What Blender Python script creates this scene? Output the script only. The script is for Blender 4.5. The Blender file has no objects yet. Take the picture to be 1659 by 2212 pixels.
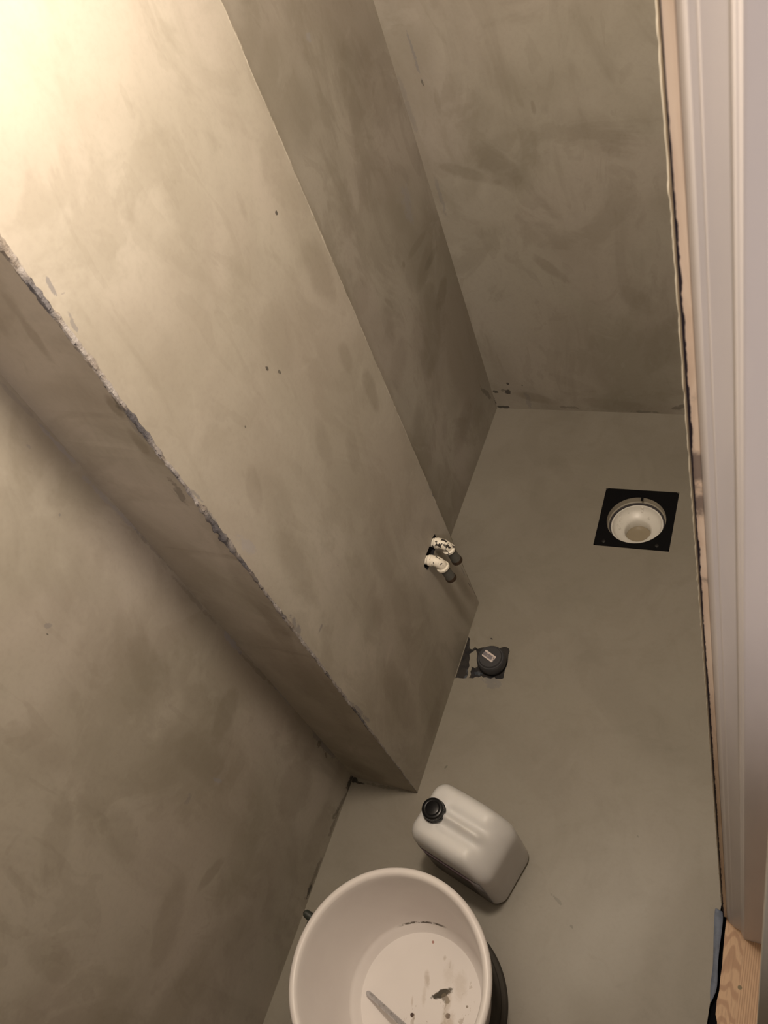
import bpy, bmesh, math, random
from mathutils import Vector, Matrix, noise
random.seed(7)
scene = bpy.context.scene
COL = scene.collection

# ---------------------------------------------------------------- camera
cam_data = bpy.data.cameras.new('camera')
cam = bpy.data.objects.new('camera', cam_data)
COL.objects.link(cam)
cam_data.sensor_fit = 'HORIZONTAL'
cam_data.sensor_width = 36.0
cam_data.lens = 40.70
cam_data.clip_start = 0.02
right = Vector((0.8932274625, 0.3296761970, -0.3057095113))
down = Vector((0.0860492628, -0.7927348204, -0.6034625332))
fwd = Vector((-0.4412937975, 0.5127232292, -0.7364609058))
m = Matrix((right, -down, -fwd)).transposed().to_4x4()
m.translation = Vector((0, 0, 1.55))
cam.matrix_world = m
cam_data.dof.use_dof = True
cam_data.dof.focus_distance = 1.45
cam_data.dof.aperture_fstop = 24.0
scene.camera = cam

# ---------------------------------------------------------------- light and exposure
world = bpy.data.worlds.new('world')
scene.world = world
world.use_nodes = True
world.node_tree.nodes['Background'].inputs[0].default_value = (0.8, 0.75, 0.7, 1)
world.node_tree.nodes['Background'].inputs[1].default_value = 0.02
LAMP = dict(loc=(-0.31, 0.522, 1.72), energy=36.5, color=(1.0, 0.85, 0.69), radius=0.07)
HALL = dict(loc=(0.50, -0.75, 1.80), energy=38.0, color=(1.0, 0.86, 0.79), radius=0.08)
scene.view_settings.view_transform = 'Standard'
scene.view_settings.look = 'None'
scene.view_settings.exposure = 0.0
scene.view_settings.gamma = 1.0
scene.view_settings.use_curve_mapping = False
for nm, L in (('bathroom_bulb_light', LAMP), ('hall_light', HALL)):
    ld = bpy.data.lights.new(nm, 'POINT' if nm == 'bathroom_bulb_light' else 'SPOT')
    ld.energy = L['energy']; ld.color = L['color']; ld.shadow_soft_size = L['radius']
    lo = bpy.data.objects.new(nm, ld); lo.location = L['loc']
    if ld.type == 'SPOT':   # hall spot aimed level at the door frame
        ld.spot_size = math.radians(88); ld.spot_blend = 0.5
        lo.rotation_euler = (Vector((0.0, 0.35, 1.74)) - Vector(L['loc'])).to_track_quat('-Z', 'Y').to_euler()
    COL.objects.link(lo)

STAINS_AND_SEAMS = {
  'F': [
    ((-0.6227, 0.8298, 0.9104), (0.0, 0.24, -17.65), (0.0, -32.13, -0.43), 0.22, 't'),
    ((-0.6227, 0.8257, 0.6895), (0.0, -1.24, -22.78), (0.0, -55.7, 3.04), 0.28, 't'),
    ((-0.6227, 0.8039, 0.7761), (0.0, -1.36, -33.87), (0.0, -59.34, 2.38), 0.2, 't'),
    ((-0.6227, 0.674, 0.7334), (0.0, -6.22, -22.12), (0.0, -51.26, 14.42), 0.16, 't'),
    ((-0.6227, 0.7224, 0.6625), (-0.0, -8.43, -24.74), (-0.0, -50.68, 17.26), 0.16, 't'),
    ((-0.6227, 0.5217, 0.8197), (0.0, -12.23, -25.19), (0.0, -58.55, 28.43), 0.16, 't'),
    ((-0.6227, 0.6923, 0.9161), (0.0, -4.06, -20.33), (0.0, -27.84, 5.56), 0.1, 't'),
    ((-0.6227, 0.6639, 1.1148), (0.0, 1.95, -16.27), (0.0, -27.14, -3.25), 0.08, 't'),
    ((-0.6227, 0.4628, 0.7828), (0.0, 5.51, -38.29), (0.0, -114.4, -16.45), 0.22, 'b'),
    ((-0.6227, 0.5343, 0.2117), (0.0, -0.68, -7.53), (0.0, -30.38, 2.73), 0.2, 't'),
    ((-0.6227, 0.5849, 0.4564), (0.0, -2.81, -9.35), (0.0, -21.18, 6.37), 0.16, 't'),
    ((-0.6227, 0.6487, 0.3234), (0.0, -3.22, -10.68), (0.0, -31.75, 9.56), 0.12, 't'),
    ((-0.6227, 0.5057, 0.6672), (0.0, -1.59, -12.33), (0.0, -34.44, 4.45), 0.14, 't'),
    ((-0.6227, 0.5412, 0.7663), (0.0, -2.54, -11.84), (0.0, -33.45, 7.18), 0.12, 't'),
    ((-0.6227, 0.5708, 0.0367), (0.0, 12.69, 0.46), (0.0, -1.44, 39.89), 0.18, 't'),
    ((-0.6227, 0.5117, 1.0629), (0.0, 0.24, -14.4), (0.0, -33.61, -0.55), 0.07, 't'),
    ((-0.6227, 0.7081, 0.2094), (0.0, -1.23, -13.2), (0.0, -44.49, 4.15), 0.1, 't'),
    ((-0.6227, 0.6753, 0.4821), (0.0, -1.6, -10.86), (-0.0, -25.94, 3.83), 0.1, 't'),
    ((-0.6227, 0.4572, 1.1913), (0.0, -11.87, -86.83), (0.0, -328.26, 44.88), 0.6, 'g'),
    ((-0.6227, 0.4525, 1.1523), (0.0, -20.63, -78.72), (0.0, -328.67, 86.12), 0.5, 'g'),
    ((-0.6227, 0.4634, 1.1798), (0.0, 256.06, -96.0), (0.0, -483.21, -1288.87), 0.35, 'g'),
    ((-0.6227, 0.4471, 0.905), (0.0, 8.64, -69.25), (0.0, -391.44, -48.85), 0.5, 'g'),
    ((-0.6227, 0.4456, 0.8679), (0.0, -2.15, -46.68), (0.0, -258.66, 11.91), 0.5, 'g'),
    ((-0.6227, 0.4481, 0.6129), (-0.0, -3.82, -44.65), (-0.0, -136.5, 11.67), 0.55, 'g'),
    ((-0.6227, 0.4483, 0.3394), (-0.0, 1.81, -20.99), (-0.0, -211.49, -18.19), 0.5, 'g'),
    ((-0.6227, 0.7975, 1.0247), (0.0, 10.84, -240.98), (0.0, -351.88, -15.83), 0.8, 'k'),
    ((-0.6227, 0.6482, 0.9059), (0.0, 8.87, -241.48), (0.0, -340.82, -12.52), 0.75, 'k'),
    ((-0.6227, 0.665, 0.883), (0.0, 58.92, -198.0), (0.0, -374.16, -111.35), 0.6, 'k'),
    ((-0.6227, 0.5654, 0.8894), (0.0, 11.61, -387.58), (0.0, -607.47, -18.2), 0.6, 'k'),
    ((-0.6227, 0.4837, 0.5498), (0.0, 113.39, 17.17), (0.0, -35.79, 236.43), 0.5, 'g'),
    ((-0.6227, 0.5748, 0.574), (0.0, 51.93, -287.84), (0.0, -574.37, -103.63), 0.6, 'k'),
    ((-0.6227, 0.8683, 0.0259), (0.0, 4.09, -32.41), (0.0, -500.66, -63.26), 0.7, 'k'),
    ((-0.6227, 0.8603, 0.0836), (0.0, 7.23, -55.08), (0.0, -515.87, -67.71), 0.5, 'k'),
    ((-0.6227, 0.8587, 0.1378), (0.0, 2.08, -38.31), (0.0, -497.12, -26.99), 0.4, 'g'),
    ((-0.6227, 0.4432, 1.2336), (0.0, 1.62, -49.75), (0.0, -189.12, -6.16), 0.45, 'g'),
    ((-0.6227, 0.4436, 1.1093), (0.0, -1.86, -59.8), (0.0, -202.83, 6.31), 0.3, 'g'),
    ((-0.6227, 0.8117, 0.3333), (0.0, 35.23, 10.03), (0.0, -5.95, 20.91), 0.15, 't'),
  ],
  'S': [
    ((-0.6706, 0.442, 1.1461), (-2.99, 0.0, -31.82), (-128.18, 0.0, 12.07), 0.28, 't'),
    ((-0.6665, 0.442, 1.1826), (-2.33, 0.0, -45.0), (-150.28, 0.0, 7.77), 0.18, 't'),
    ((-0.6246, 0.442, 1.0655), (-19.91, 0.0, -57.51), (-173.05, 0.0, 59.92), 0.5, 'd'),
    ((-0.6275, 0.442, 1.0535), (-16.86, 0.0, -68.7), (-132.39, 0.0, 32.5), 0.4, 'd'),
    ((-0.6354, 0.442, 1.0544), (-1.53, 0.0, -54.23), (-118.45, 0.0, 3.35), 0.4, 't'),
    ((-0.6388, 0.442, 0.9162), (-5.61, -0.0, -40.31), (-150.51, -0.0, 20.95), 0.5, 'd'),
    ((-0.6403, 0.442, 1.0), (-1.67, 0.0, -44.31), (-113.25, 0.0, 4.27), 0.3, 't'),
    ((-0.6292, 0.442, 1.0259), (-0.48, 0.0, -34.76), (-192.46, 0.0, 2.67), 0.3, 'g'),
    ((-0.64, 0.442, 0.6927), (-0.68, 0.0, -8.8), (-35.56, 0.0, 2.74), 0.22, 't'),
    ((-0.6151, 0.442, 0.8232), (1.2, -0.0, -14.44), (-34.63, -0.0, -2.88), 0.18, 't'),
    ((-0.6148, 0.442, 0.9607), (9.15, 0.0, -17.25), (-22.77, 0.0, -12.07), 0.12, 't'),
    ((-0.6626, 0.442, 0.3992), (-0.19, 0.0, -7.06), (-27.52, 0.0, 0.75), 0.16, 't'),
    ((-0.6906, 0.442, 0.4517), (0.23, -0.0, -8.83), (-25.54, 0.0, -0.65), 0.15, 't'),
    ((-0.7197, 0.442, 0.0651), (8.67, 0.0, -14.2), (-25.08, 0.0, -15.31), 0.25, 't'),
    ((-0.6526, 0.442, 0.6046), (-0.97, -0.0, -11.98), (-62.66, 0.0, 5.07), 0.2, 't'),
  ],
  'L': [
    ((-0.761, 0.3175, 0.6698), (0.0, -2.13, -12.67), (0.0, -33.89, 5.69), 0.16, 't'),
    ((-0.761, 0.3451, 0.4802), (0.0, -19.51, -3.52), (0.0, -6.52, 36.07), 0.24, 't'),
    ((-0.761, 0.0899, 0.6818), (0.0, -14.39, -8.29), (0.0, -20.58, 35.73), 0.16, 't'),
    ((-0.761, 0.1345, 0.5863), (0.0, -3.68, -13.85), (0.0, -38.9, 10.33), 0.16, 't'),
    ((-0.761, 0.3428, 0.195), (0.0, -18.6, -3.65), (0.0, -3.03, 15.46), 0.22, 't'),
    ((-0.761, 0.0706, 0.3924), (0.0, -15.6, -5.28), (0.0, -10.01, 29.61), 0.2, 't'),
    ((-0.761, 0.1535, 0.3402), (0.0, -23.91, 13.53), (0.0, 40.96, 72.36), 0.25, 't'),
    ((-0.761, -0.0222, 0.5982), (0.0, -3.07, -14.72), (0.0, -46.3, 9.65), 0.16, 't'),
    ((-0.761, 0.2031, 0.2856), (0.0, 11.32, 1.77), (0.0, -3.5, 22.43), 0.14, 't'),
    ((-0.761, 0.1636, 0.7777), (0.0, 0.79, -16.06), (0.0, -57.26, -2.82), 0.1, 't'),
    ((-0.761, 0.2718, 0.493), (0.0, -0.02, -9.28), (0.0, -36.06, 0.07), 0.12, 't'),
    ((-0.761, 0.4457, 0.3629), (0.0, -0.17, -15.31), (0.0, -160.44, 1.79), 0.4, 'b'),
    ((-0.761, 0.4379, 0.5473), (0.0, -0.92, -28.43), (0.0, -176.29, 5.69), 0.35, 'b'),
    ((-0.761, 0.4366, 0.6633), (0.0, 0.16, -13.97), (0.0, -245.7, -2.83), 0.25, 'd'),  # thin dark segments along the inner corner, continued further down
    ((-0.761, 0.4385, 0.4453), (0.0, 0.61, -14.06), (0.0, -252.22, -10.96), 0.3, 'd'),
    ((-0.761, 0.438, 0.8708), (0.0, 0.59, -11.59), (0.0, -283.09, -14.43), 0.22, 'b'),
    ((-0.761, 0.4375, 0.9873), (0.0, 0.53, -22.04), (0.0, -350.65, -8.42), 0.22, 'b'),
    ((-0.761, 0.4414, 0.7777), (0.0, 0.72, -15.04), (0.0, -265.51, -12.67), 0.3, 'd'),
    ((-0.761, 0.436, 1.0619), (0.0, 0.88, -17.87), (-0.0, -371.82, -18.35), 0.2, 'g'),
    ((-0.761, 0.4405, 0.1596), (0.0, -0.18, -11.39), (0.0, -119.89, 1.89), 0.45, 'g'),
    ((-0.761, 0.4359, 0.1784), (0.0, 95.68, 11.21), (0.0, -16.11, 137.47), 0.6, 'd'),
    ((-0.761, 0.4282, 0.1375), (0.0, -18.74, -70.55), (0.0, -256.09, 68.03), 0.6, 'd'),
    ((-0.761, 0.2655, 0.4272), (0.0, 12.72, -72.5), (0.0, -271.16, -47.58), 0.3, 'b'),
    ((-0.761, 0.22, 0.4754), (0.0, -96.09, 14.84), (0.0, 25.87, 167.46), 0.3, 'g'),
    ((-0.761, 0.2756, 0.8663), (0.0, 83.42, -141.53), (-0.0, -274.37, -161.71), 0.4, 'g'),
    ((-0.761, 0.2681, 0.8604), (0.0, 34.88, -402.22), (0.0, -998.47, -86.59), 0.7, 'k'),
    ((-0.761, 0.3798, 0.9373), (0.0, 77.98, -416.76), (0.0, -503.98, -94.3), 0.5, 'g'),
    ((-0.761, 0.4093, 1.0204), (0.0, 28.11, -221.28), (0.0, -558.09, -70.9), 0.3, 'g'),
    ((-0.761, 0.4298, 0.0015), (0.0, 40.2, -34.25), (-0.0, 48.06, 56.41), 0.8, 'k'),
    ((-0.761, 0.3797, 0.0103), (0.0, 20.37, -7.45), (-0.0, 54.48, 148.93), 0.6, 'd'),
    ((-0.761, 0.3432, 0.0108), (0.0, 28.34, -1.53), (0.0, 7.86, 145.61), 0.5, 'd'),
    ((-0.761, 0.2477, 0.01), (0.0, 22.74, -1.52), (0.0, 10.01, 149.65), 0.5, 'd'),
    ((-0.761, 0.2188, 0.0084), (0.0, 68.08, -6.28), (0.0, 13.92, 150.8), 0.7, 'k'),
    ((-0.761, 0.3116, 0.0516), (-0.0, 15.33, -1.63), (-0.0, 2.63, 24.77), 0.2, 't'),
  ],
  'N': [
    ((-0.7383, 1.2863, 0.9249), (0.0, 0.09, -10.79), (0.0, -13.52, -0.11), 0.22, 't'),
    ((-0.7383, 1.221, 0.7874), (0.0, 0.76, -19.93), (0.0, -23.55, -0.9), 0.14, 't'),
    ((-0.7383, 1.3122, 0.5388), (0.0, -15.2, -2.65), (0.0, -6.98, 40.05), 0.2, 't'),
    ((-0.7383, 1.3427, 0.4436), (0.0, -23.57, -6.73), (-0.0, -12.24, 42.84), 0.28, 't'),
    ((-0.7383, 1.2367, 0.4291), (0.0, -9.75, -2.3), (0.0, -2.69, 11.39), 0.22, 't'),
    ((-0.7383, 1.0903, 0.4796), (0.0, -15.22, -2.44), (0.0, -4.54, 28.36), 0.15, 't'),
    ((-0.7383, 1.3241, 0.6755), (-0.0, -5.53, -21.47), (-0.0, -42.05, 10.84), 0.18, 'b'),
    ((-0.7383, 1.1136, 0.564), (0.0, -0.59, -22.1), (0.0, -45.58, 1.21), 0.12, 't'),
    ((-0.7383, 1.199, 1.0536), (0.0, -7.62, -123.21), (0.0, -107.38, 6.64), 0.22, 'b'),
    ((-0.7383, 1.125, 0.8071), (0.0, -8.31, -17.05), (0.0, -28.93, 14.1), 0.1, 't'),
    ((-0.7383, 1.236, 0.6029), (0.0, -22.69, -126.96), (0.0, -136.34, 24.37), 0.3, 't'),
    ((-0.7383, 1.1393, 0.5918), (0.0, 20.56, -42.76), (-0.0, -129.57, -62.29), 0.22, 't'),
    ((-0.7383, 1.2444, 0.1392), (0.0, 12.09, 0.93), (-0.0, -2.05, 26.61), 0.22, 't'),
    ((-0.7383, 1.3994, 0.0862), (0.0, 10.01, -20.49), (0.0, -110.52, -54.01), 0.45, 'k'),
    ((-0.7383, 1.307, 0.5932), (0.0, 18.5, -2.52), (0.0, 13.97, 102.66), 0.18, 't'),
    ((-0.7383, 1.3429, 0.5317), (-0.0, 21.64, -0.63), (-0.0, 2.79, 96.39), 0.2, 't'),
    ((-0.7383, 1.0643, 0.6717), (0.0, -6.89, -27.33), (0.0, -30.19, 7.61), 0.15, 't'),
  ],
  'K': [
    ((-0.5895, 1.4322, 0.6681), (8.94, 0.0, -12.08), (26.68, 0.0, 19.75), 0.24, 't'),
    ((-0.6526, 1.4322, 0.6594), (14.04, 0.0, -6.02), (-27.16, 0.0, -63.3), 0.22, 't'),
    ((-0.5273, 1.4322, 0.4247), (13.32, -0.0, -14.97), (56.05, -0.0, 49.89), 0.26, 't'),
    ((-0.3999, 1.4322, 0.7127), (10.82, 0.0, -7.22), (13.7, 0.0, 20.53), 0.14, 't'),
    ((-0.3571, 1.4322, 0.3369), (13.09, 0.0, -11.4), (28.17, 0.0, 32.34), 0.12, 't'),
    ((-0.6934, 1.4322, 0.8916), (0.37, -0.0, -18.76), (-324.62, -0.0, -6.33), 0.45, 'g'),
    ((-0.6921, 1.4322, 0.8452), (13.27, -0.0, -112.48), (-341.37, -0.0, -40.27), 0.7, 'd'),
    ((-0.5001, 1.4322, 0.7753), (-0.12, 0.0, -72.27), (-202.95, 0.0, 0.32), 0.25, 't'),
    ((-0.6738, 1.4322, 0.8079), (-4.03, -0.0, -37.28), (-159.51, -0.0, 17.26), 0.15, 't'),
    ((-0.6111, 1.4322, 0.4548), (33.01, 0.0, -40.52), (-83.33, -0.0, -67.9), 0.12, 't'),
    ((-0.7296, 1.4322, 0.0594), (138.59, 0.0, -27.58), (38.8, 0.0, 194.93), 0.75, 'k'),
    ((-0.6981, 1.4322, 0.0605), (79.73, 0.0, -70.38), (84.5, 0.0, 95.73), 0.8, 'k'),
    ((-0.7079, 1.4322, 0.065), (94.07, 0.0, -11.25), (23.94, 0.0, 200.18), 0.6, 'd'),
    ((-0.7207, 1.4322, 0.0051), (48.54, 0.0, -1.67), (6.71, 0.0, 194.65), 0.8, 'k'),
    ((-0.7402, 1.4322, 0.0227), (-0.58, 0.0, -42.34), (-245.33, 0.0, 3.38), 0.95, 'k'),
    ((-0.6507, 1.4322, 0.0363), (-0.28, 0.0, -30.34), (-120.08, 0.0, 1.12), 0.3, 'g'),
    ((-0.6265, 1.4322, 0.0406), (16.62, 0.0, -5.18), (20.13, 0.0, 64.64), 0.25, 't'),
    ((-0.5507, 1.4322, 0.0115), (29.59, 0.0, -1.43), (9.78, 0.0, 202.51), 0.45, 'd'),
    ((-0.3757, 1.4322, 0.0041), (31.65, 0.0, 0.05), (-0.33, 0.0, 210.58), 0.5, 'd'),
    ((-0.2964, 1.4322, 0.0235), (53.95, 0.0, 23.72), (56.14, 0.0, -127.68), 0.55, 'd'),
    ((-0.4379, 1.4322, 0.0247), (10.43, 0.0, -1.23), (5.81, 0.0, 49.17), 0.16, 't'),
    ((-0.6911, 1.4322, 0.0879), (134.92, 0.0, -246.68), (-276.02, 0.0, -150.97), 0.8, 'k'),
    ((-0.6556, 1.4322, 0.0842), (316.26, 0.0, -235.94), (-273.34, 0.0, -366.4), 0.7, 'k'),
    ((-0.5277, 1.4322, 0.0912), (13.34, 0.0, -6.21), (24.48, 0.0, 52.6), 0.1, 't'),
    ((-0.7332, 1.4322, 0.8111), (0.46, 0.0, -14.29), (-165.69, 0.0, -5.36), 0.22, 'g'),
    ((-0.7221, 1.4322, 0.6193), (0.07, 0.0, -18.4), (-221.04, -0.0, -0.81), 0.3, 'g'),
  ],
  'G': [
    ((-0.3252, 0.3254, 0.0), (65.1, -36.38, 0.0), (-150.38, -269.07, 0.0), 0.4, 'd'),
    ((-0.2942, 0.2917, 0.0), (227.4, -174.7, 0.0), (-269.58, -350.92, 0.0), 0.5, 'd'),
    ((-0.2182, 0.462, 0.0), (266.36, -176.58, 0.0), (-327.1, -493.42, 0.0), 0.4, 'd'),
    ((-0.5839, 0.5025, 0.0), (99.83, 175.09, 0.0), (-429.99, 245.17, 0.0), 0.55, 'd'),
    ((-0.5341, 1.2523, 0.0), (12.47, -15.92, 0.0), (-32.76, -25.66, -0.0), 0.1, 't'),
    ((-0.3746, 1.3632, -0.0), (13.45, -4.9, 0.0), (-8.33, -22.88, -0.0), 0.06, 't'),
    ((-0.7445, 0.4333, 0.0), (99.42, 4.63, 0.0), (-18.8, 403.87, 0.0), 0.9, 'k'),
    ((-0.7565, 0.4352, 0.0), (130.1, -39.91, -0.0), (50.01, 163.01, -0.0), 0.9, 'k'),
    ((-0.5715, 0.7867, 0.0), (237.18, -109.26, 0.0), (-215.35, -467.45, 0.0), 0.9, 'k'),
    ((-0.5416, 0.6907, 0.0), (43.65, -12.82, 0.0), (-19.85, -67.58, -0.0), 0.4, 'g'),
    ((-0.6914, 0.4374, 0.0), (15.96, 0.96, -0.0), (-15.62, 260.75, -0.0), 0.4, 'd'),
    ((-0.5966, 1.1911, -0.0), (10.17, -8.89, 0.0), (-16.66, -19.06, 0.0), 0.05, 't'),
    ((-0.2622, 0.3769, 0.0), (10.83, -6.54, 0.0), (-8.68, -14.38, 0.0), 0.05, 't'),
  ],
}

# ---------------------------------------------------------------- materials
class NT:
    def __init__(s, name):
        s.m = bpy.data.materials.new(name); s.m.use_nodes = True
        s.t = s.m.node_tree; s.b = s.t.nodes['Principled BSDF']
        s.tc = s.t.nodes.new('ShaderNodeTexCoord'); s.P = s.tc.outputs['Object']
    def n(s, typ, **kw):
        nd = s.t.nodes.new(typ)
        for k, v in kw.items(): setattr(nd, k, v)
        return nd
    def put(s, sock, v):
        if hasattr(v, 'is_output') or isinstance(v, bpy.types.NodeSocket): s.t.links.new(v, sock)
        elif isinstance(v, (tuple, list)) and len(v) == 3 and sock.type == 'RGBA': sock.default_value = (*v, 1)
        else: sock.default_value = v
    def math(s, op, a, b=0.0, c=None, clamp=False):
        nd = s.n('ShaderNodeMath', operation=op, use_clamp=clamp)
        s.put(nd.inputs[0], a); s.put(nd.inputs[1], b)
        if c is not None: s.put(nd.inputs[2], c)
        return nd.outputs[0]
    def vec(s, op, a, b):
        nd = s.n('ShaderNodeVectorMath', operation=op)
        s.put(nd.inputs[0], a); s.put(nd.inputs[1], b)
        return nd.outputs['Value'] if op in ('DOT_PRODUCT', 'LENGTH', 'DISTANCE') else nd.outputs[0]
    def map(s, loc=(0, 0, 0), rot=(0, 0, 0), sc=(1, 1, 1), v=None):
        nd = s.n('ShaderNodeMapping')
        nd.inputs['Location'].default_value = loc; nd.inputs['Rotation'].default_value = rot; nd.inputs['Scale'].default_value = sc
        s.put(nd.inputs['Vector'], v or s.P); return nd.outputs[0]
    def noise(s, scale, detail=4, rough=0.55, dist=0.0, v=None, col=False):
        nd = s.n('ShaderNodeTexNoise')
        s.put(nd.inputs['Vector'], v or s.P)
        nd.inputs['Scale'].default_value = scale; nd.inputs['Detail'].default_value = detail
        nd.inputs['Roughness'].default_value = rough; nd.inputs['Distortion'].default_value = dist
        return nd.outputs['Color'] if col else nd.outputs['Fac']
    def rng(s, v, a, b, c=0.0, d=1.0, smooth=True):
        nd = s.n('ShaderNodeMapRange', interpolation_type='SMOOTHSTEP' if smooth else 'LINEAR')
        s.put(nd.inputs['Value'], v)
        for k, x in (('From Min', a), ('From Max', b), ('To Min', c), ('To Max', d)): s.put(nd.inputs[k], x)
        return nd.outputs[0]
    def mix(s, f, a, b, mode='MIX'):
        nd = s.n('ShaderNodeMix', data_type='RGBA', blend_type=mode)
        s.put(nd.inputs['Factor'], f); s.put(nd.inputs['A'] if False else nd.inputs[6], a); s.put(nd.inputs[7], b)
        return nd.outputs[2]
    def bump(s, h, strength=0.3, dist=0.002):
        nd = s.n('ShaderNodeBump'); nd.inputs['Strength'].default_value = strength; nd.inputs['Distance'].default_value = dist
        s.put(nd.inputs['Height'], h); s.t.links.new(nd.outputs[0], s.b.inputs['Normal'])
    def fin(s, col, rough=0.6, spec=0.5, metal=0.0):
        s.put(s.b.inputs['Base Color'], col); s.put(s.b.inputs['Roughness'], rough)
        s.b.inputs['Specular IOR Level'].default_value = spec; s.b.inputs['Metallic'].default_value = metal
        return s.m

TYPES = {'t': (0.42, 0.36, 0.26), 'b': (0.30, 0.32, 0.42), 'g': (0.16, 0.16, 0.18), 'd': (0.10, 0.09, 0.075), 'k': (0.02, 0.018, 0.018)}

def cement(name, key, base=(0.38, 0.352, 0.296), seed=0.0, mott=1.0, rot=0.5, spec=0.35, rough=0.55):
    """trowelled micro-cement: soft clouds, trowel streaks, individual smears and dark seam lines"""
    g = NT(name)
    P = g.map(loc=(seed, seed * 0.7, -seed))
    clouds = g.noise(2.6, 3, 0.5, 0.8, P)
    streakv = g.map(loc=(seed, 1.3, seed), rot=(rot, rot * 0.6, rot), sc=(3.0, 3.0, 0.9))
    streak = g.noise(3.2, 4, 0.6, 1.2, streakv)
    fine = g.noise(14, 4, 0.6, 0.5, P)
    grain = g.noise(160, 2, 0.6, 0.0, P)
    f1 = g.rng(clouds, 0.40, 0.62)
    f2 = g.rng(streak, 0.50, 0.74)
    f3 = g.rng(fine, 0.45, 0.8)
    dark = tuple(c * k for c, k in zip(base, (0.72, 0.70, 0.66)))
    lite = tuple(c * k for c, k in zip(base, (1.10, 1.10, 1.12)))
    col = g.mix(g.math('MULTIPLY', f1, 0.62 * mott), lite, dark)
    col = g.mix(g.math('MULTIPLY', f2, 0.42 * mott), col, dark)
    mid = g.noise(6.5, 5, 0.62, 0.9, g.map(loc=(seed + 9, 2, seed), sc=(1.0, 1.0, 0.75)))
    col = g.mix(g.math('MULTIPLY', g.rng(mid, 0.50, 0.60), 0.38 * mott), col, dark)
    patch = g.noise(11, 3, 0.5, 1.6, g.map(loc=(seed - 4, 7, seed), rot=(rot, 0, rot), sc=(1.4, 1.4, 0.6)))
    col = g.mix(g.math('MULTIPLY', g.rng(patch, 0.60, 0.64), 0.22 * mott), col, dark)
    lightp = g.noise(9, 4, 0.6, 1.0, g.map(loc=(seed + 2, -3, seed * 2)))
    col = g.mix(g.math('MULTIPLY', g.rng(lightp, 0.54, 0.66), 0.35 * mott), col, lite)
    col = g.mix(g.math('MULTIPLY', f3, 0.22 * mott), col, tuple(c * 0.80 for c in base))
    tint = g.rng(g.noise(4.0, 2, 0.5, 0.3, g.map(loc=(5 + seed, 2, 1))), 0.42, 0.62)
    col = g.mix(g.math('MULTIPLY', tint, 0.30 * mott), col, g.mix(1.0, col, (0.99, 0.93, 0.97), 'MULTIPLY'))
    col = g.mix(g.math('MULTIPLY', g.rng(grain, 0.4, 0.75), 0.07), col, (0.15, 0.13, 0.10))
    wob = g.noise(22, 4, 0.65, 0.6, P)
    wob2 = g.noise(70, 3, 0.7, 0.4, P)
    for c, a, b, st, ty in STAINS_AND_SEAMS.get(key, ()):
        d = g.vec('SUBTRACT', g.P, c)
        u = g.vec('DOT_PRODUCT', d, a); v = g.vec('DOT_PRODUCT', d, b)
        r = g.math('MULTIPLY_ADD', u, u, g.math('MULTIPLY', v, v))
        soft = ty in 't'
        w = wob if soft else wob2
        r = g.math('MULTIPLY_ADD', w, 1.9 if soft else 4.2, r)
        f = g.rng(r, 1.25 if soft else 2.45, 2.2 if soft else 3.05, st * (1.45 if soft else 1.0), 0.0)
        if soft: col = g.mix(f, col, g.mix(1.0, col, (0.55, 0.52, 0.46), 'MULTIPLY'))
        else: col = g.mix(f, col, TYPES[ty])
    g.bump(g.math('MULTIPLY_ADD', clouds, 1.0, g.math('MULTIPLY', fine, 0.35)), 0.25, 0.004)
    return g.fin(col, g.rng(clouds, 0.3, 0.7, rough - 0.05, rough + 0.12), spec)

def plain(name, col, rough=0.5, spec=0.5, metal=0.0, var=0.08, scale=30, bump=0.0):
    g = NT(name)
    c = g.mix(g.math('MULTIPLY', g.noise(scale, 3), var * 2), col, tuple(x * 0.6 for x in col))
    if bump: g.bump(g.noise(scale * 4, 3), bump, 0.001)
    return g.fin(c, rough, spec, metal)

def speckled(name, a, b, scale, lo, hi, rough=0.8, bump=0.5):
    g = NT(name)
    n = g.noise(scale, 4, 0.7)
    g.bump(n, bump, 0.002)
    return g.fin(g.mix(g.rng(n, lo, hi), a, b), rough, 0.3)

# ---------------------------------------------------------------- mesh helpers
def tag(o, label=None, cat=None, group=None, kind=None):
    for k, v in (('label', label), ('category', cat), ('group', group), ('kind', kind)):
        if v: o[k] = v
    return o

def link(name, bm, mat, parent=None, smooth=True, angle=0.6):
    bmesh.ops.recalc_face_normals(bm, faces=bm.faces)
    me = bpy.data.meshes.new(name); bm.to_mesh(me); bm.free()
    mats = mat if isinstance(mat, (list, tuple)) else [mat]
    for x in mats: me.materials.append(x)
    if smooth:
        for p in me.polygons: p.use_smooth = True
        me.set_sharp_from_angle(angle=angle)
    o = bpy.data.objects.new(name, me); COL.objects.link(o)
    if parent: o.parent = parent
    return o

def empty(name, loc, rz=0.0):
    e = bpy.data.objects.new(name, None); e.location = loc; e.rotation_euler = (0, 0, rz)
    e.empty_display_size = 0.03; COL.objects.link(e); return e

def box(bm, a, b, bevel=0.0, mi=0):
    v = [bm.verts.new((x, y, z)) for x in (a[0], b[0]) for y in (a[1], b[1]) for z in (a[2], b[2])]
    fs = [bm.faces.new([v[i] for i in q]) for q in ((0, 1, 3, 2), (4, 6, 7, 5), (0, 4, 5, 1), (2, 3, 7, 6), (0, 2, 6, 4), (1, 5, 7, 3))]
    for f in fs: f.material_index = mi
    if bevel:
        es = list({e for f in fs for e in f.edges})
        bmesh.ops.bevel(bm, geom=es, offset=bevel, segments=2, affect='EDGES', profile=0.6)
    return fs

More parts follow.
